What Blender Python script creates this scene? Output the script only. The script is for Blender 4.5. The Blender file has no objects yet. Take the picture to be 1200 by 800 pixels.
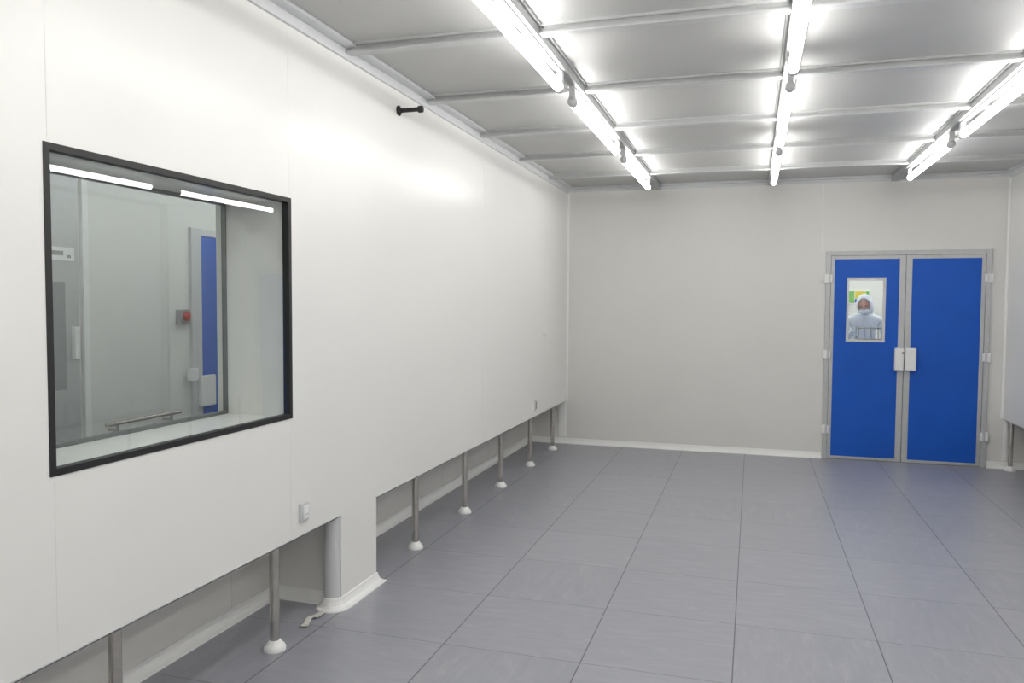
import bpy, bmesh, math, random
from mathutils import Vector, Matrix
random.seed(4)
# ------------------------------------------------------------ constants
H=2.90; D=8.77; W=4.396; YF=-3.0; B=0.495; XR=-0.44   # room metres
WY1,WY2,WZ1,WZ2=1.855,3.160,1.062,2.061
XD1,XD2,ZD=2.742,4.250,2.150

# ------------------------------------------------------------ materials
def mat(name,col,rough=.5,metal=0.,spec=.5,noise=0.,nscale=8.,bump=0.,bscale=60.,emit=None,estr=0.):
    m=bpy.data.materials.new(name);m.use_nodes=True;nt=m.node_tree;b=nt.nodes['Principled BSDF']
    b.inputs['Base Color'].default_value=(*col,1);b.inputs['Roughness'].default_value=rough
    b.inputs['Metallic'].default_value=metal;b.inputs['Specular IOR Level'].default_value=spec
    tc=nt.nodes.new('ShaderNodeTexCoord')
    if noise>0:
        n=nt.nodes.new('ShaderNodeTexNoise');n.inputs['Scale'].default_value=nscale;n.inputs['Detail'].default_value=4
        nt.links.new(tc.outputs['Object'],n.inputs['Vector'])
        r=nt.nodes.new('ShaderNodeValToRGB')
        r.color_ramp.elements[0].position=.3;r.color_ramp.elements[1].position=.7
        r.color_ramp.elements[0].color=(*[c*(1-noise) for c in col],1);r.color_ramp.elements[1].color=(*[min(1,c*(1+noise)) for c in col],1)
        nt.links.new(n.outputs['Fac'],r.inputs['Fac']);nt.links.new(r.outputs['Color'],b.inputs['Base Color'])
    if bump>0:
        n=nt.nodes.new('ShaderNodeTexNoise');n.inputs['Scale'].default_value=bscale;n.inputs['Detail'].default_value=2
        nt.links.new(tc.outputs['Object'],n.inputs['Vector'])
        bp=nt.nodes.new('ShaderNodeBump');bp.inputs['Strength'].default_value=bump;bp.inputs['Distance'].default_value=.01
        nt.links.new(n.outputs['Fac'],bp.inputs['Height']);nt.links.new(bp.outputs['Normal'],b.inputs['Normal'])
    if emit:
        b.inputs['Emission Color'].default_value=(*emit,1);b.inputs['Emission Strength'].default_value=estr
    return m
M_wall=mat('wall_panel_lacquer',(.82,.815,.79),.27,spec=.5,noise=.01,nscale=1.2,bump=.012,bscale=3)
M_wallb=mat('wall_panel_back',(.775,.765,.735),.40,spec=.4,noise=.015,nscale=1.5,bump=.015,bscale=3)
M_joint=mat('joint_sealant',(.76,.755,.735),.5)
M_white=mat('white_pvc',(.88,.88,.87),.35,noise=.02)
M_trim=mat('painted_aluminium_trim',(.66,.67,.68),.35,metal=.15,noise=.03)
M_alu=mat('satin_aluminium',(.56,.57,.57),.42,metal=.3,noise=.04,nscale=20)
M_rail=mat('lamp_rail_aluminium',(.40,.41,.41),.45,metal=.3,noise=.04,nscale=20)
M_dalu=mat('dark_edge_profile',(.12,.12,.125),.5,noise=.1)
M_ceil=mat('ceiling_sheet_metal',(.52,.52,.51),.48,metal=.20,noise=.05,nscale=1.6,bump=.04,bscale=2.5)
M_steel=mat('brushed_stainless',(.58,.55,.51),.22,metal=1.,noise=.08,nscale=40)
M_black=mat('black_rubber_gasket',(.012,.012,.013),.5,noise=.1)
M_blue=mat('blue_laminate',(.006,.105,.56),.42,spec=.4,noise=.05,nscale=3,bump=.02)
M_red=mat('red_switch',(.55,.03,.02),.4,noise=.05)
M_tube=mat('lamp_diffuser',(.9,.9,.9),.4,emit=(1,.985,.955),estr=19.3)
M_tube2=mat('lamp_diffuser_bright',(.9,.9,.9),.4,emit=(.97,1,.98),estr=21)
M_sock=mat('lamp_socket_grey',(.60,.61,.61),.45,noise=.04)
M_grayp=mat('grey_paint',(.30,.31,.31),.45,noise=.04)
M_glassdk=mat('dark_panel',(.16,.17,.17),.3,noise=.05)
M_cloth=mat('coverall_fabric',(.74,.78,.86),.8,noise=.04,nscale=30,bump=.3,bscale=25)
M_glove=mat('latex_glove',(.62,.68,.80),.5,noise=.03)
M_skin=mat('skin',(.78,.45,.35),.5,noise=.06,nscale=20)
M_lens=mat('goggle_tint',(.62,.25,.25),.2,noise=.05)
M_yel=mat('yellow_paper',(.75,.62,.06),.7,noise=.03)
M_grn=mat('green_paper',(.20,.50,.12),.7,noise=.03)
M_film=mat('plastic_film',(.75,.74,.68),.3,noise=.08,nscale=30)
M_table=mat('bench_laminate',(.70,.71,.72),.4,noise=.03)

def glass():
    m=bpy.data.materials.new('window_glass');m.use_nodes=True;nt=m.node_tree;N=nt.nodes;L=nt.links
    for n in list(N): N.remove(n)
    o=N.new('ShaderNodeOutputMaterial');mx=N.new('ShaderNodeMixShader')
    t=N.new('ShaderNodeBsdfTransparent');t.inputs['Color'].default_value=(.93,.955,.95,1)
    g=N.new('ShaderNodeBsdfGlossy');g.inputs['Roughness'].default_value=0.0
    ge=N.new('ShaderNodeNewGeometry');dt=N.new('ShaderNodeVectorMath');dt.operation='DOT_PRODUCT'
    L.new(ge.outputs['Incoming'],dt.inputs[0]);L.new(ge.outputs['Normal'],dt.inputs[1])
    def mth(op,a,b=None):
        n=N.new('ShaderNodeMath');n.operation=op
        for i,v in enumerate((a,b)):
            if v is None: continue
            if isinstance(v,(int,float)): n.inputs[i].default_value=v
            else: L.new(v,n.inputs[i])
        return n.outputs[0]
    c=mth('ABSOLUTE',dt.outputs['Value']);p=mth('POWER',mth('SUBTRACT',1,c),5)
    f=mth('ADD',mth('MULTIPLY',p,.92),.08)      # Schlick, two air/glass faces
    L.new(f,mx.inputs[0]);L.new(t.outputs[0],mx.inputs[1]);L.new(g.outputs[0],mx.inputs[2])
    L.new(mx.outputs[0],o.inputs[0]);return m
M_glass=glass()

def floor_mat():
    m=bpy.data.materials.new('vinyl_tile_floor');m.use_nodes=True;nt=m.node_tree;N=nt.nodes;Lk=nt.links
    b=N['Principled BSDF'];tc=N.new('ShaderNodeTexCoord');sep=N.new('ShaderNodeSeparateXYZ');Lk.new(tc.outputs['Object'],sep.inputs[0])
    def mth(op,a,bb=None,c=None):
        n=N.new('ShaderNodeMath');n.operation=op
        for i,v in enumerate((a,bb,c)):
            if v is None: continue
            if isinstance(v,(int,float)): n.inputs[i].default_value=v
            else: Lk.new(v,n.inputs[i])
        return n.outputs[0]
    P=.65
    ux=mth('DIVIDE',mth('SUBTRACT',sep.outputs['X'],.02),P);uy=mth('DIVIDE',mth('SUBTRACT',sep.outputs['Y'],.12),P)
    ix=mth('FLOOR',ux);iy=mth('FLOOR',uy)
    fx=mth('FRACT',ux);fy=mth('FRACT',uy)
    ex=mth('MINIMUM',fx,mth('SUBTRACT',1,fx));ey=mth('MINIMUM',fy,mth('SUBTRACT',1,fy))
    lx=mth('LESS_THAN',ex,.0042);ly=mth('MULTIPLY',mth('LESS_THAN',ey,.0036),.65)
    line=mth('MAXIMUM',lx,ly)
    cv=N.new('ShaderNodeCombineXYZ');Lk.new(ix,cv.inputs[0]);Lk.new(iy,cv.inputs[1])
    wn=N.new('ShaderNodeTexWhiteNoise');wn.noise_dimensions='3D';Lk.new(cv.outputs[0],wn.inputs['Vector'])
    def streak(sx,sy):
        mp=N.new('ShaderNodeMapping');mp.inputs['Scale'].default_value=(sx,sy,1);mp.inputs['Rotation'].default_value=(0,0,.12)
        Lk.new(tc.outputs['Object'],mp.inputs['Vector'])
        ad=N.new('ShaderNodeVectorMath');ad.operation='ADD';Lk.new(mp.outputs[0],ad.inputs[0])
        sc=N.new('ShaderNodeVectorMath');sc.operation='SCALE';sc.inputs['Scale'].default_value=9;Lk.new(wn.outputs['Color'],sc.inputs[0]);Lk.new(sc.outputs[0],ad.inputs[1])
        n=N.new('ShaderNodeTexNoise');n.inputs['Scale'].default_value=1;n.inputs['Detail'].default_value=6;n.inputs['Roughness'].default_value=.65;n.inputs['Distortion'].default_value=.8
        Lk.new(ad.outputs[0],n.inputs['Vector']);return n.outputs['Fac']
    a=streak(22,5);c=streak(5,22)
    sel=mth('GREATER_THAN',wn.outputs['Value'],.5)
    mx=N.new('ShaderNodeMix');mx.data_type='FLOAT';Lk.new(sel,mx.inputs[0]);Lk.new(a,mx.inputs[2]);Lk.new(c,mx.inputs[3])
    r=N.new('ShaderNodeValToRGB');e=r.color_ramp.elements
    e[0].position=.30;e[0].color=(.318,.324,.365,1);e[1].position=.80;e[1].color=(.41,.412,.445,1)
    k=r.color_ramp.elements.new(.55);k.color=(.345,.351,.392,1)
    Lk.new(mx.outputs[0],r.inputs['Fac'])
    tint=N.new('ShaderNodeMix');tint.data_type='RGBA';tint.blend_type='MULTIPLY';tint.inputs[0].default_value=1
    tv=mth('MULTIPLY_ADD',wn.outputs['Value'],.05,.97);cc=N.new('ShaderNodeCombineXYZ')
    for i in range(3): Lk.new(tv,cc.inputs[i])
    Lk.new(r.outputs[0],tint.inputs[6]);Lk.new(cc.outputs[0],tint.inputs[7])
    m2=N.new('ShaderNodeMix');m2.data_type='RGBA';Lk.new(line,m2.inputs[0]);Lk.new(tint.outputs[2],m2.inputs[6]);m2.inputs[7].default_value=(.10,.10,.115,1)
    Lk.new(m2.outputs[2],b.inputs['Base Color']);b.inputs['Roughness'].default_value=.34;b.inputs['Specular IOR Level'].default_value=.5
    bp=N.new('ShaderNodeBump');bp.inputs['Strength'].default_value=.25;bp.inputs['Distance'].default_value=.002
    Lk.new(mth('SUBTRACT',1,line),bp.inputs['Height']);Lk.new(bp.outputs[0],b.inputs['Normal'])
    return m
M_floor=floor_mat()

# ------------------------------------------------------------ mesh builder
class MB:
    def __init__(s,name): s.name=name;s.v=[];s.f=[];s.mi=[];s.sm=[];s.mats=[]
    def _m(s,m):
        if m not in s.mats: s.mats.append(m)
        return s.mats.index(m)
    def add(s,vs,fs,m,smooth=False):
        o=len(s.v);s.v+=[tuple(x) for x in vs];k=s._m(m)
        for f in fs: s.f.append([i+o for i in f]);s.mi.append(k);s.sm.append(smooth)
    def box(s,x0,x1,y0,y1,z0,z1,m,bev=0.):
        x0,x1=sorted((x0,x1));y0,y1=sorted((y0,y1));z0,z1=sorted((z0,z1))
        bm=bmesh.new();bmesh.ops.create_cube(bm,size=1)
        for v in bm.verts: v.co=Vector(((x0+x1)/2+v.co.x*(x1-x0),(y0+y1)/2+v.co.y*(y1-y0),(z0+z1)/2+v.co.z*(z1-z0)))
        if bev>0: bmesh.ops.bevel(bm,geom=bm.edges[:],offset=bev,segments=3,affect='EDGES',profile=.5)
        s.bm(bm,m)
    def bm(s,bm,m,smooth=False):
        bmesh.ops.recalc_face_normals(bm,faces=bm.faces[:])
        bm.verts.ensure_lookup_table();s.add([v.co for v in bm.verts],[[v.index for v in f.verts] for f in bm.faces],m,smooth);bm.free()
    def lathe(s,c,axis,prof,m,seg=24,cap=True,smooth=True):
        ax=Vector(axis).normalized();t=Vector((0,0,1)) if abs(ax.z)<.9 else Vector((1,0,0));u=ax.cross(t).normalized();w=ax.cross(u)
        vs=[];fs=[];c=Vector(c)
        for r,d in prof:
            for i in range(seg):
                a=2*math.pi*i/seg;vs.append(c+ax*d+(u*math.cos(a)+w*math.sin(a))*r)
        for j in range(len(prof)-1):
            for i in range(seg):
                k=(i+1)%seg;fs.append([j*seg+i,j*seg+k,(j+1)*seg+k,(j+1)*seg+i])
        s.add(vs,fs,m,smooth)
        if cap:
            for j in (0,len(prof)-1):
                if prof[j][0]>1e-5: s.add(vs[j*seg:(j+1)*seg],[list(range(seg))],m)
    def tube(s,p0,p1,r,m,seg=20):
        p0=Vector(p0);d=Vector(p1)-p0;s.lathe(p0,d,[(r,0),(r,d.length)],m,seg)
    def sweep(s,path,prof,m,side=1):
        n=len(path);vs=[];k=len(prof)
        for i,p in enumerate(path):
            p=Vector(p);a=Vector(path[i-1]) if i>0 else None;b=Vector(path[i+1]) if i<n-1 else None
            d1=(p-a).normalized() if a is not None else None;d2=(b-p).normalized() if b is not None else None
            if d1 is None:d1=d2
            if d2 is None:d2=d1
            n1=Vector((-d1.y,d1.x))*side;n2=Vector((-d2.y,d2.x))*side;mm=(n1+n2).normalized();sc=1/max(.35,mm.dot(n1))
            for o,z in prof: q=p+mm*o*sc;vs.append((q.x,q.y,z))
        fs=[[i*k+j,i*k+(j+1)%k,(i+1)*k+(j+1)%k,(i+1)*k+j] for i in range(n-1) for j in range(k)]
        fs+=[list(range(k)),list(range((n-1)*k,n*k))]
        bm=bmesh.new();bv=[bm.verts.new(v) for v in vs]
        for f in fs: bm.faces.new([bv[i] for i in f])
        s.bm(bm,m,False)
    def make(s,parent=None):
        me=bpy.data.meshes.new(s.name);me.from_pydata(s.v,[],s.f)
        for m in s.mats: me.materials.append(m)
        me.polygons.foreach_set('material_index',s.mi);me.polygons.foreach_set('use_smooth',s.sm);me.update()
        o=bpy.data.objects.new(s.name,me);bpy.context.scene.collection.objects.link(o)
        if parent: o.parent=parent
        return o
def one(name,x0,x1,y0,y1,z0,z1,m):
    b=MB(name);b.box(x0,x1,y0,y1,z0,z1,m);return b.make()
def empty(name,loc=(0,0,0)):
    e=bpy.data.objects.new(name,None);bpy.context.scene.collection.objects.link(e);e.empty_display_size=.1;return e

# ------------------------------------------------------------ floor / ceiling
X1=4.83
m=MB('floor');m.box(XR,X1,YF,D,-.05,0,M_floor);m.make()
m=MB('ceiling');m.box(XR,X1,YF,D,H,H+.05,M_ceil);m.make()

beams=[7.83-1.04*i for i in range(11)]
rows=[1.005,2.192,3.367]
m=MB('ceiling_grid')
for y in beams:
    m.box(.0,W,y-.016,y+.016,H-.035,H,M_alu);m.box(.0,W,y-.030,y+.030,H-.042,H-.030,M_alu,.002)
    m.box(.0,W,y+.045,y+.052,H-.012,H,M_alu);m.box(.0,W,y-.052,y-.045,H-.012,H,M_alu)
for x in rows:
    m.box(x-.035,x+.035,YF,D,H-.055,H,M_rail,.003)
    m.box(x-.050,x+.050,YF,D,H-.012,H,M_rail)
m.make()
m=MB('trim_1')   # ceiling cornice profile
for (a,b,c,d) in [(0,.018,YF,D),(W-.018,W,YF,D)]:
    m.box(a,b,c,d,H-.065,H,M_trim,.003)
m.box(.018,.075,YF,D,H-.018,H,M_trim,.003);m.box(W-.075,W-.018,YF,D,H-.018,H,M_trim,.003)
m.box(.018,W-.018,D-.018,D,H-.05,H,M_trim,.003);m.box(.018,W-.018,D-.09,D-.018,H-.02,H,M_trim,.003)
m.make()

# ------------------------------------------------------------ left wall
T=.08
m=MB('wall_left')
m.box(-T,0,YF,WY1,B,H,M_wall);m.box(-T,0,WY2,D,B,H,M_wall)
m.box(-T,0,WY1,WY2,B,WZ1,M_wall);m.box(-T,0,WY1,WY2,WZ2,H,M_wall)
for y in (.56,5.85):
    m.box(0,.0006,y-.0015,y+.0015,B,H-.065,M_joint)
for y in (1.868,3.150):
    m.box(0,.0006,y-.0015,y+.0015,B,WZ1-.02,M_joint);m.box(0,.0006,y-.0015,y+.0015,WZ2+.02,H-.065,M_joint)
for a,b in ((YF,3.61),(4.01,D)):     # bottom edge channel, interrupted by the column
    m.box(-T-.002,.002,a,b,B-.005,B,M_trim);m.box(-T+.004,-.003,a,b,B-.012,B-.005,M_dalu)
m.make()
m=MB('column')   # boxed column down to the floor with a round profile on its near corner
m.box(-T,0,3.61,4.01,0,B,M_wall)
m.box(XR,-T,3.66,4.01,0,B-.001,M_wallb)
m.lathe((-.050,3.612,0),(0,0,1),[(.045,0),(.045,B-.014)],M_trim,32)
m.make()
XU=-.400      # plinth wall is deep below, the upper skin is thinner
m=MB('wall_left_inner')
m.box(XR-.06,XR,YF,D,0,.62,M_wallb)
m.box(XR-.06,-.352,YF,D,.60,.62,M_wallb)
m.box(XU,-.352,YF,WY1,.62,H,M_wallb);m.box(XU,-.352,WY2,D,.62,H,M_wallb)
m.box(XU,-.352,WY1,WY2,.62,WZ1,M_wallb);m.box(XU,-.352,WY1,WY2,WZ2,H,M_wallb)
for y in (-.3,.9,2.1,3.3,4.9,6.1,7.3): m.box(XR,XR+.0012,y-.003,y+.003,0,.6,M_joint)
m.make()
cove=[(0,.0),(.044,.0),(.042,.007),(.028,.012),(.016,.024),(.009,.042),(.006,.058),(0,.060)]
m=MB('baseboard_left')
m.sweep([(XR,YF),(XR,3.66)],cove,M_white,side=-1)
arc=[(-.050+.045*math.cos(math.radians(a)),3.612+.045*math.sin(math.radians(a))) for a in range(-165,1,15)]
m.sweep([(XR,3.66),(-.100,3.66)]+arc+[(0,3.64),(0,4.01),(XR+.0,4.01)],cove,M_white,side=-1)
m.sweep([(XR,4.01),(XR,D)],cove,M_white,side=-1)
m.make()
m=MB('baseboard_back')
m.sweep([(XR,D),(XD1-.005,D)],cove,M_white,side=-1);m.sweep([(XD2+.005,D),(X1,D)],cove,M_white,side=-1);m.make()
m=MB('baseboard_right');m.sweep([(X1,D),(X1,YF)],cove,M_white,side=-1);m.make()

# ------------------------------------------------------------ back wall
m=MB('wall_back')
m.box(XR-.06,XD1,D,D+.1,0,H,M_wallb);m.box(XD2,X1+.06,D,D+.1,0,H,M_wallb);m.box(XD1,XD2,D,D+.1,ZD,H,M_wallb)
m.box(1.47-.002,1.47+.002,D-.0008,D,.078,H-.05,M_joint)
m.box(2.70-.003,2.70+.003,D-.0015,D,ZD,H-.05,M_white);m.box(XD2-.2,XD2-.195,D-.0008,D,ZD,H-.05,M_joint)
m.make()
m=MB('trim_2')   # rounded white corner profiles
for x,sx in ((0,1),(W,-1)):
    m.lathe((x+sx*.006,D-.006,B),(0,0,1),[(.017,0),(.017,H-.05-B)],M_white,16)
m.box(-T,0,D-.012,D-.001,.078,B,M_white)
m.box(W,W+.04,D-.012,D-.001,.078,B,M_white)
m.make()
# ------------------------------------------------------------ right wall / front wall
m=MB('wall_right');m.box(W,W+T,YF,D,B,H,M_wall)
for a in (7.2,5.85,4.5,3.2,1.9,.6,-.7): m.box(W-.0008,W,a-.002,a+.002,B,H-.065,M_joint)
m.box(W-.002,W+T+.002,YF,D,B-.006,B,M_trim);m.make()
m=MB('wall_right_inner');m.box(X1,X1+.06,YF,D,0,H,M_wallb);m.make()
m=MB('wall_front');m.box(XR-.06,X1+.06,YF-.1,YF,0,H,M_wall);m.make()

# ------------------------------------------------------------ support posts
def post(x,y):
    m=MB('support_post')
    m.lathe((x,y,0),(0,0,1),[(.0215,.02),(.0215,B-.013)],M_steel,24)
    m.lathe((x,y,0),(0,0,1),[(.050,0),(.050,.012),(.044,.024),(.034,.032),(.029,.042),(.0225,.046)],M_white,28)
    m.lathe((x,y,0),(0,0,1),[(.030,B-.018),(.030,B-.0125)],M_steel,24)
    m.make()
for y in (8.33,7.42,6.48,5.58,4.66,3.08,2.14,1.24,.3,-.6,-1.5,-2.4): post(-.047,y)
for y in (8.66,7.72,6.78,5.84,4.9,3.96,3.02,2.08,1.14,.2,-.74,-1.68,-2.6): post(W+.045,y)

# ------------------------------------------------------------ ceiling lamps
def lamp(x,y0,y1):
    m=MB('fluorescent_light')
    z=2.755
    L=y1-y0
    m.lathe((x,y0,z),(0,1,0),[(.018,0),(.0255,.012),(.0255,L-.012),(.018,L)],M_tube,16)
    for y,s in ((y0,-1),(y1,1)):     # end sockets + hangers up to the rail
        m.lathe((x,y-s*.010,z),(0,s,0),[(.0265,0),(.0265,.045),(.020,.062),(.0,.066)],M_sock,20,cap=True)
        m.box(x-.016,x+.016,y+s*.006,y+s*.045,z+.008,H-.055,M_sock,.003)
    m.box(x-.014,x+.014,y0,y1,H-.066,H-.055,M_rail,.003)
    m.make()
for x in rows:
    for e in (7.95,6.06,4.18,2.30,.42,-1.46):
        lamp(x,e-1.53,e)

# ------------------------------------------------------------ window
win=empty('window_1')
m=MB('outer_gasket');g=.018;e=.0035
m.box(-.030,e,WY1-.004,WY2+.004,WZ2-g,WZ2+.004,M_black);m.box(-.030,e,WY1-.004,WY2+.004,WZ1-.004,WZ1+g,M_black)
m.box(-.030,e,WY1-.004,WY1+g,WZ1+g,WZ2-g,M_black);m.box(-.030,e,WY2-g,WY2+.004,WZ1+g,WZ2-g,M_black);m.make(win)
def pane(n,x,ty=0,tz=0):
    # ty, tz: pane lean, added to shift the lamp reflections in the glass
    yc,zc=(WY1+WY2)/2,(WZ1+WZ2)/2;f=lambda y,z:(x+ty*(y-yc)-tz*(z-zc),y,z)
    m=MB(n);m.add([f(WY1+.01,WZ1+.01),f(WY2-.01,WZ1+.01),f(WY2-.01,WZ2-.01),f(WY1+.01,WZ2-.01)],[[0,1,2,3]],M_glass);m.make(win)
pane('outer_pane',-.015,.008,.014);pane('inner_pane',-.350)
m=MB('reveal');k=.004
xa,xb=-.0305,-.364
m.box(xb,xa,WY1-.004,WY1+k,WZ1,WZ2,M_wall);m.box(xb,xa,WY2-k,WY2+.004,WZ1,WZ2,M_wall)
m.box(xb,xa,WY1,WY2,WZ1-.004,WZ1+k,M_wall);m.box(xb,xa,WY1,WY2,WZ2-k,WZ2+.004,M_wall);m.make(win)
m=MB('inner_frame');x0,x1=-.360,-.340;g=.020
m.box(x0,x1,WY1+k,WY2-k,WZ2-g,WZ2-k,M_glassdk);m.box(x0,x1,WY1+k,WY2-k,WZ1+k,WZ1+g,M_glassdk)
m.box(x0,x1,WY1+k,WY1+g,WZ1+g,WZ2-g,M_glassdk);m.box(x0,x1,WY2-g+.004,WY2-k,WZ1+g,WZ2-g,M_glassdk)
m.make(win)

# ------------------------------------------------------------ adjacent corridor seen through the window
XA=-2.40
one('wall_corridor',XA-.06,XA,0,9.5,0,H,M_wall)
one('wall_corridor_far',XA-.06,XR+.10,9.5,9.56,0,H,M_wall);one('wall_corridor_near',XA-.06,XR+.04,-.06,0,0,H,M_wall)
one('floor_corridor',XA-.06,XR-.06,0,9.5,-.05,0,M_floor);one('ceiling_corridor',XA-.06,XU,0,9.5,H,H+.05,M_ceil)
m=MB('trim_3');m.box(XA,XA+.03,4.325,4.375,0,H,M_white,.004);m.make()
for y in (1.2,3.4,5.6,7.8):
    m=MB('corridor_lamp')
    m.lathe((-1.35,y-.75,2.80),(0,1,0),[(.02,0),(.027,.02),(.027,1.48),(.02,1.5)],M_tube2,16);m.box(-1.39,-1.31,y-.78,y+.78,2.84,H,M_alu);m.make()
dd=empty('door_2')
m=MB('frame');m.box(XA,XA+.03,5.42,5.54,0,2.20,M_trim,.003);m.box(XA,XA+.03,6.35,6.45,0,2.20,M_trim,.003);m.box(XA,XA+.03,5.54,6.35,2.14,2.20,M_trim,.003);m.make(dd)
m=MB('leaf');m.box(XA,XA+.02,5.54,6.35,.02,2.14,M_blue);m.make(dd)
m=MB('push_pad');m.box(XA+.03,XA+.07,5.48,5.66,.72,.98,M_white,.01);m.box(XA+.03,XA+.08,5.34,5.43,.95,1.05,M_white,.008);m.make(dd)
m=MB('emergency_switch');m.box(XA,XA+.05,5.26,5.38,1.41,1.53,M_grayp,.006);m.lathe((XA+.05,5.32,1.475),(1,0,0),[(.036,0),(.038,.02),(.014,.03)],M_red,20);m.make()
m=MB('wall_sign');m.box(XA+.025,XA+.033,4.04,4.25,1.86,1.95,M_white,.002);m.box(XA+.033,XA+.034,4.06,4.16,1.895,1.925,M_grayp);m.box(XA+.033,XA+.034,4.19,4.22,1.88,1.90,M_grayp);m.make()
m=MB('door_3')
m.box(XA,XA+.025,3.45,4.29,0,2.5,M_alu,.003);m.box(XA+.025,XA+.032,3.98,4.17,1.0,1.72,M_grayp);m.box(XA+.025,XA+.06,4.22,4.26,1.2,1.42,M_white,.005);m.make()
m=MB('wall_handrail')
for z in (.72,.62): m.tube((XA+.08,4.45,z),(XA+.08,5.2,z),.016,M_steel)
for y in (4.55,5.1): m.tube((XA,y,.67),(XA+.08,y,.67),.010,M_steel);m.tube((XA+.08,y,.62),(XA+.08,y,.72),.010,M_steel)
m.make()

# ------------------------------------------------------------ double door
door=empty('door_1')
yf=D-.022
m=MB('frame')
m.box(XD1,XD1+.045,yf,D+.1,0,ZD,M_alu,.003);m.box(XD2-.045,XD2,yf,D+.1,0,ZD,M_alu,.003);m.box(XD1+.045,XD2-.045,yf,D+.1,ZD-.045,ZD,M_alu,.003)
m.make(door)
XM=3.492
def leaf(name,a,b,win=None):
    m=MB(name);z0,z1=.008,ZD-.048;y0,y1=D-.016,D+.03
    e=.035;ba,bb,b0,b1=a+e,b-e-.02 if name=='leaf_left' else b-e,.035,z1-e
    if name=='leaf_right': ba=a+e+.02
    m.box(a,ba,y0,y1,z0,z1,M_alu,.002);m.box(bb,b,y0,y1,z0,z1,M_alu,.002)
    m.box(ba,bb,y0,y1,b1,z1,M_alu,.002);m.box(ba,bb,y0,y1,z0,b0,M_alu,.002)
    ys=y0+.004
    if not win: m.box(ba,bb,ys,y1-.004,b0,b1,M_blue)
    else:
        wa,wb,w0,w1=win
        m.box(ba,wa,ys,y1-.004,b0,b1,M_blue);m.box(wb,bb,ys,y1-.004,b0,b1,M_blue)
        m.box(wa,wb,ys,y1-.004,b0,w0,M_blue);m.box(wa,wb,ys,y1-.004,w1,b1,M_blue)
        k=.022
        for q in ((wa,wa+k,w0,w1),(wb-k,wb,w0,w1),(wa+k,wb-k,w0,w0+k),(wa+k,wb-k,w1-k,w1)):
            m.box(q[0],q[1],y0-.004,y1+.002,q[2],q[3],M_trim,.002)
        m.add([(wa,y0+.02,w0),(wb,y0+.02,w0),(wb,y0+.02,w1),(wa,y0+.02,w1)],[[0,1,2,3]],M_glass)
    m.make(door)
leaf('leaf_left',XD1+.048,XM-.003,(2.945,3.312,1.222,1.872))
leaf('leaf_right',XM+.003,XD2-.048)
m=MB('push_pads')
m.box(3.40,3.487,D-.075,D-.030,.94,1.17,M_white,.014);m.box(3.497,3.600,D-.075,D-.030,.94,1.17,M_white,.014)
m.box(3.43,3.46,D-.03,D-.014,1.0,1.1,M_alu);m.box(3.53,3.56,D-.03,D-.014,1.0,1.1,M_alu)
m.lathe((3.475,D-.075,1.12),(0,-1,0),[(.012,0),(.012,.006)],M_grayp,14);m.make(door)
m=MB('hinges')
for z in (1.87,1.09,.31):
    for x,s in ((XD1+.03,-1),(XD2-.03,1)):
        m.box(x-.045,x+.0,D-.045,D-.020,z-.045,z+.045,M_white,.006) if s<0 else m.box(x,x+.045,D-.045,D-.020,z-.045,z+.045,M_white,.006)
        m.box(x-.002 if s<0 else x-.030,x+.030 if s<0 else x+.002,D-.040,D-.016,z-.040,z+.040,M_white,.005)
        m.lathe((x,D-.045,z-.045),(0,0,1),[(.009,0),(.009,.09)],M_trim,12)
m.make(door)

# ------------------------------------------------------------ lab behind the door
LY0,LY1,LX0,LX1=D+.1,12.6,1.9,5.3
one('wall_lab_left',LX0-.05,LX0,LY0,LY1,0,H,M_wall);one('wall_lab_right',LX1,LX1+.05,LY0,LY1,0,H,M_wall);one('wall_lab_back',LX0-.05,LX1+.05,LY1,LY1+.05,0,H,M_wall)
one('floor_lab',LX0,LX1,LY0,LY1,-.05,0,M_floor);one('ceiling_lab',LX0,LX1,LY0,LY1,H,H+.05,M_wall)
for x in (2.6,3.6,4.5):
    m=MB('laboratory_lamp')
    m.lathe((x,9.6,2.80),(0,1,0),[(.02,0),(.03,.02),(.03,2.2),(.02,2.22)],M_tube2,16);m.box(x-.04,x+.04,9.58,11.84,2.84,H,M_alu);m.make()
m=MB('wall_notice_board')
m.box(3.33,3.66,LY1-.02,LY1,1.62,1.82,M_white,.003)
m.box(3.345,3.45,LY1-.024,LY1-.02,1.635,1.805,M_grn);m.box(3.46,3.60,LY1-.024,LY1-.02,1.70,1.805,M_yel);m.box(3.46,3.60,LY1-.024,LY1-.02,1.64,1.69,M_blue);m.box(3.605,3.65,LY1-.024,LY1-.02,1.635,1.805,M_grn)
m.make()
m=MB('lab_bench')
m.box(2.6,4.2,9.30,9.72,.90,.94,M_table,.004)
for x in (2.65,4.15):
    for y in (9.35,9.67): m.box(x-.02,x+.02,y-.02,y+.02,0,.90,M_alu,.002)
m.box(2.65,4.15,9.50,9.54,.15,.19,M_alu);m.make()
m=MB('wire_rack')
rx0,rx1,ry0,ry1,rz0,rz1=3.14,3.40,9.40,9.57,.94,1.36
for x in (rx0,rx1):
    for y in (ry0,ry1): m.tube((x,y,rz0),(x,y,rz1),.008,M_grayp,10)
for z in (1.08,1.22,1.345):
    for y in (ry0,ry1): m.tube((rx0,y,z),(rx1,y,z),.005,M_grayp,8)
    for x in (rx0,rx1): m.tube((x,ry0,z),(x,ry1,z),.005,M_grayp,8)
    for i in range(1,5): x=rx0+.052*i;m.tube((x,ry0,z),(x,ry1,z),.003,M_grayp,8)
for x in (3.20,3.27,3.34): m.tube((x,ry0,rz0+.0),(x,ry0,rz1),.005,M_grayp,8)
m.make()

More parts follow.
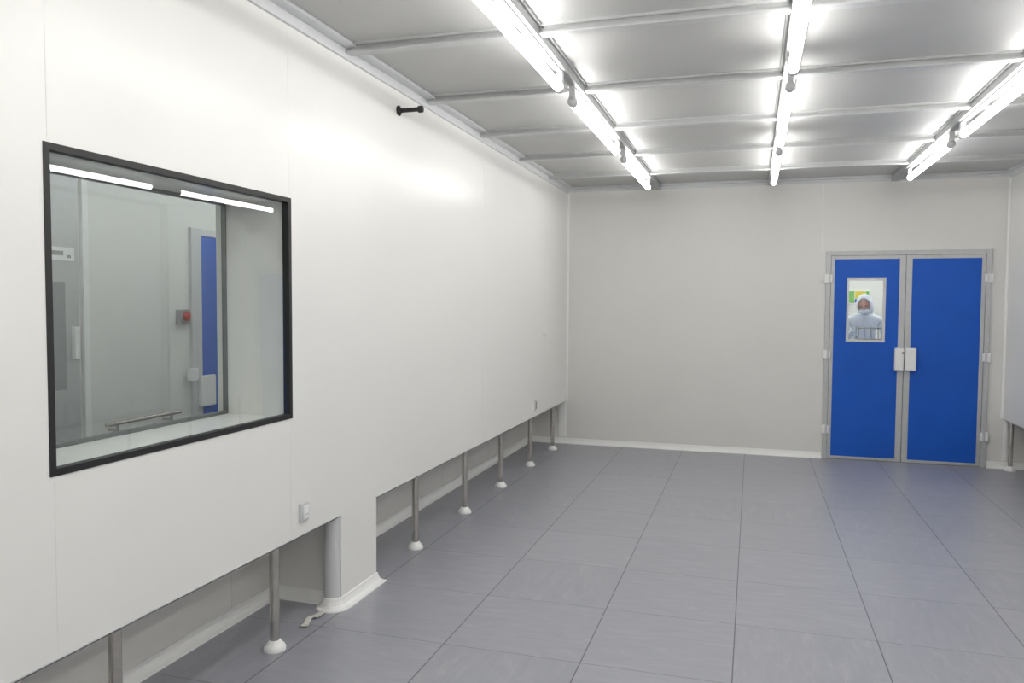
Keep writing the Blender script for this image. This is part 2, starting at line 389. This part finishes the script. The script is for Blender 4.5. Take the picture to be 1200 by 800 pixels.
# ------------------------------------------------------------ worker in coverall
wk=empty('lab_worker')
def skin(name,pts,edges,mt,parent,sub=2,root=0):
    me=bpy.data.meshes.new(name);me.from_pydata([p[0] for p in pts],edges,[]);o=bpy.data.objects.new(name,me)
    bpy.context.scene.collection.objects.link(o);o.parent=parent
    md=o.modifiers.new('skin','SKIN');md.use_smooth_shade=True
    for i,p in enumerate(pts):
        r=p[1];sv=me.skin_vertices[0].data[i];sv.radius=(r,r) if isinstance(r,(int,float)) else r
        sv.use_root=(i==root)
    s=o.modifiers.new('sub','SUBSURF');s.levels=sub;s.render_levels=sub
    me.materials.append(mt);return o
px,py=3.27,10.02
HZ=1.29      # hand height: both hands hold the rack at its sides
def P(x,y,z): return (px+x,py+y,z)
pts=[(P(0,0,.95),(.15,.12)),(P(0,0,1.12),(.135,.105)),(P(0,-.01,1.30),(.16,.115)),(P(0,-.01,1.42),(.13,.09)),(P(0,-.02,1.50),(.055,.055)),
 (P(-.18,0,1.42),.060),(P(-.24,-.10,1.18),.048),(P(-.155,-.36,HZ),.034),
 (P(.18,0,1.42),.060),(P(.25,-.10,1.18),.048),(P(.165,-.36,HZ),.034),
 (P(-.10,0,.85),.095),(P(-.11,-.01,.48),.070),(P(-.11,.02,.10),.048),(P(-.11,-.13,.045),.038),
 (P(.10,0,.85),.095),(P(.11,-.01,.48),.070),(P(.11,.02,.10),.048),(P(.11,-.13,.045),.038)]
ed=[(0,1),(1,2),(2,3),(3,4),(3,5),(5,6),(6,7),(3,8),(8,9),(9,10),(0,11),(11,12),(12,13),(13,14),(0,15),(15,16),(16,17),(17,18)]
skin('coverall',pts,ed,M_cloth,wk)
for s in (-1,1):
    wx=-.158 if s<0 else .162;sd='left' if s>0 else 'right'
    skin('palm_'+sd,[(P(wx,-.36,HZ),.024),(P(wx,-.41,HZ+.005),(.032,.020)),(P(wx,-.445,HZ+.005),(.032,.016))],[(0,1),(1,2)],M_glove,wk,2)
    for k,(dz,l) in enumerate(((.030,.062),(.010,.070),(-.010,.066),(-.028,.052))):
        z=HZ+.005+dz
        f=[(P(wx,-.43,z),.009),(P(wx-s*.004,-.43-l*.5,z),.009),(P(wx-s*.018,-.43-l*.85,z-.003),.008),(P(wx-s*.032,-.43-l,z-.006),.0075)]
        skin('finger_%d_%s'%(k+1,sd),f,[(0,1),(1,2),(2,3)],M_glove,wk,1)
    f=[(P(wx,-.39,HZ+.025),.011),(P(wx-s*.018,-.415,HZ+.046),.010),(P(wx-s*.028,-.445,HZ+.050),.0085)]
    skin('thumb_'+sd,f,[(0,1),(1,2)],M_glove,wk,1)
hd=empty('head');hd.parent=wk;hd.location=P(0,-.04,1.60);hd.rotation_euler=(math.radians(16),math.radians(-5),math.radians(-14))
def ell(name,r,m,c=(0,0,0),fn=None,keep=None,seg=32):
    bm=bmesh.new();bmesh.ops.create_uvsphere(bm,u_segments=seg,v_segments=seg//2,radius=1)
    for v in bm.verts:
        p=v.co.copy()
        if fn: p=fn(p)
        v.co=Vector((p.x*r[0]+c[0],p.y*r[1]+c[1],p.z*r[2]+c[2]))
    if keep: bmesh.ops.delete(bm,geom=[f for f in bm.faces if not keep(f.calc_center_median())],context='FACES')
    mb=MB(name);mb.bm(bm,m,True);return mb.make(hd)
def hf(p):
    q=p.copy()
    if p.z<0: q.x*=1-.22*(-p.z);
    if p.y<0: q.y*=.95
    d=math.exp(-((p.x/.16)**2+((p.z+.10)/.22)**2))
    if p.y<0: q.y-=.22*d
    for sx in (-.36,.36):
        d=math.exp(-(((p.x-sx)/.18)**2+((p.z-.08)/.12)**2))
        if p.y<0: q.y+=.10*d
    return q
ell('face',(.072,.092,.112),M_skin,fn=hf,seg=40)
for sx in (-1,1):
    ell('eye',(.012,.010,.009),M_white,(sx*.027,-.080,.008),seg=12);ell('iris',(.005,.004,.005),M_black,(sx*.027,-.0895,.008),seg=10)
    ell('ear',(.008,.018,.026),M_skin,(sx*.072,.004,-.002),seg=12)
ell('mouth',(.024,.010,.007),M_lens,(0,-.078,-.062),seg=16)
def rings(name,c,r,t0,t1,n,m,tx=1,rim=.006,seg=48):
    # ellipsoidal shell open towards -Y with a rolled rim
    vs=[];fs=[];T=[(t0+.05,-rim*1.5),(t0+.01,-rim)]+[(t0+(t1-t0)*i/n,0) for i in range(n+1)]
    for t,off in T:
        for i in range(seg):
            a=2*math.pi*i/seg;x=math.sin(t)*math.cos(a);z=math.sin(t)*math.sin(a)
            vs.append((c[0]+x*(r[0]+off),c[1]-math.cos(t)*(r[1]+off),c[2]+z*(r[2]+off)*(1 if z>0 else tx)))
    for j in range(len(T)-1):
        for i in range(seg):
            k=(i+1)%seg;fs.append([j*seg+i,j*seg+k,(j+1)*seg+k,(j+1)*seg+i])
    mb=MB(name);mb.add(vs,fs,m,True);return mb.make(hd)
rings('hood',(0,.010,.004),(.092,.112,.128),.80,3.12,20,M_cloth)
rings('face_mask',(0,-.006,-.060),(.068,.108,.056),.03,1.45,12,M_cloth,rim=.0)
mb=MB('hood_skirt');mb.lathe((0,.02,-.07),(0,.15,-1),[(.084,0),(.080,.04),(.090,.08),(.125,.12)],M_cloth,32,cap=False);mb.make(hd)
mb=MB('goggles')
for sx in (-1,1):
    bm=bmesh.new();bmesh.ops.create_uvsphere(bm,u_segments=24,v_segments=12,radius=1)
    for v in bm.verts: v.co=Vector((v.co.x*.026+sx*.029,v.co.y*.008-.098,v.co.z*.017+.012))
    mb.bm(bm,M_lens,True)
mb.box(-.012,.012,-.106,-.096,.010,.016,M_white);mb.make(hd)

# ------------------------------------------------------------ small fittings on the left wall
m=MB('wall_nozzle')     # black rod fitting high on the wall
m.lathe((0,4.31,2.725),(1,0,0),[(.030,0),(.030,.008),(.016,.012),(.013,.03),(.013,.125),(.020,.13),(.020,.155),(.010,.16)],M_black,20);m.make()
m=MB('wall_socket')
m.box(0,.014,3.215,3.285,.555,.645,M_trim,.004);m.box(.014,.020,3.228,3.272,.568,.632,M_white,.003);m.box(.020,.0215,3.235,3.265,.585,.595,M_trim);m.make()
m=MB('wall_socket');m.box(0,.012,7.40,7.46,.55,.65,M_trim,.003);m.box(.012,.014,7.415,7.445,.565,.635,M_glassdk);m.make()
m=MB('wall_hook')
pth=[(7.70,1.285),(7.72,1.268),(7.75,1.262),(7.79,1.268),(7.81,1.285)]
for a,b in zip(pth[:-1],pth[1:]): m.tube((.008,a[0],a[1]),(.008,b[0],b[1]),.004,M_trim,8)
m.tube((0,7.75,1.262),(.008,7.75,1.262),.006,M_trim,8);m.make()
def film(name,pts,w,m):
    bm=bmesh.new();rows=[]
    for i,p in enumerate(pts):
        p=Vector(p);d=Vector(pts[min(i+1,len(pts)-1)])-Vector(pts[max(i-1,0)]);s=d.cross(Vector((0,0,1)))
        if s.length<1e-4: s=Vector((0,1,0))
        s.normalize();ww=w*(.6+.5*abs(math.sin(i*1.3)))
        rows.append([bm.verts.new(p+s*ww*(k/2-1)+Vector((0,0,.012*abs(math.sin(i*2+k*1.7))))) for k in range(5)])
    for a,b in zip(rows[:-1],rows[1:]):
        for k in range(4): bm.faces.new((a[k],a[k+1],b[k+1],b[k]))
    mb=MB(name);mb.bm(bm,m,True);mb.make()
film('plastic_film',[(-.06+.012*math.sin(i),3.52-.022*i,.004) for i in range(10)],.018,M_film)

# ------------------------------------------------------------ world, camera, colour
w=bpy.data.worlds.new('world');bpy.context.scene.world=w;w.use_nodes=True
w.node_tree.nodes['Background'].inputs[0].default_value=(.5,.52,.55,1);w.node_tree.nodes['Background'].inputs[1].default_value=.3
yaw,pit,rol=math.radians(16.95),math.radians(-2.727),math.radians(.322)
F=Vector((-math.sin(yaw)*math.cos(pit),math.cos(yaw)*math.cos(pit),math.sin(pit)))
R=F.cross(Vector((0,0,1))).normalized();U=R.cross(F)
R2=R*math.cos(rol)+U*math.sin(rol);U2=-R*math.sin(rol)+U*math.cos(rol)
cd=bpy.data.cameras.new('camera');cam=bpy.data.objects.new('camera',cd);bpy.context.scene.collection.objects.link(cam)
cd.sensor_width=36;cd.lens=923.5/1200*36;cd.clip_start=.05
mt=Matrix.Identity(4)
for i in range(3): mt[i][0]=R2[i];mt[i][1]=U2[i];mt[i][2]=-F[i]
mt.translation=Vector((2.023,0,1.59));cam.matrix_world=mt
sc=bpy.context.scene;sc.camera=cam
sc.view_settings.view_transform='Standard';sc.view_settings.look='None';sc.view_settings.exposure=0
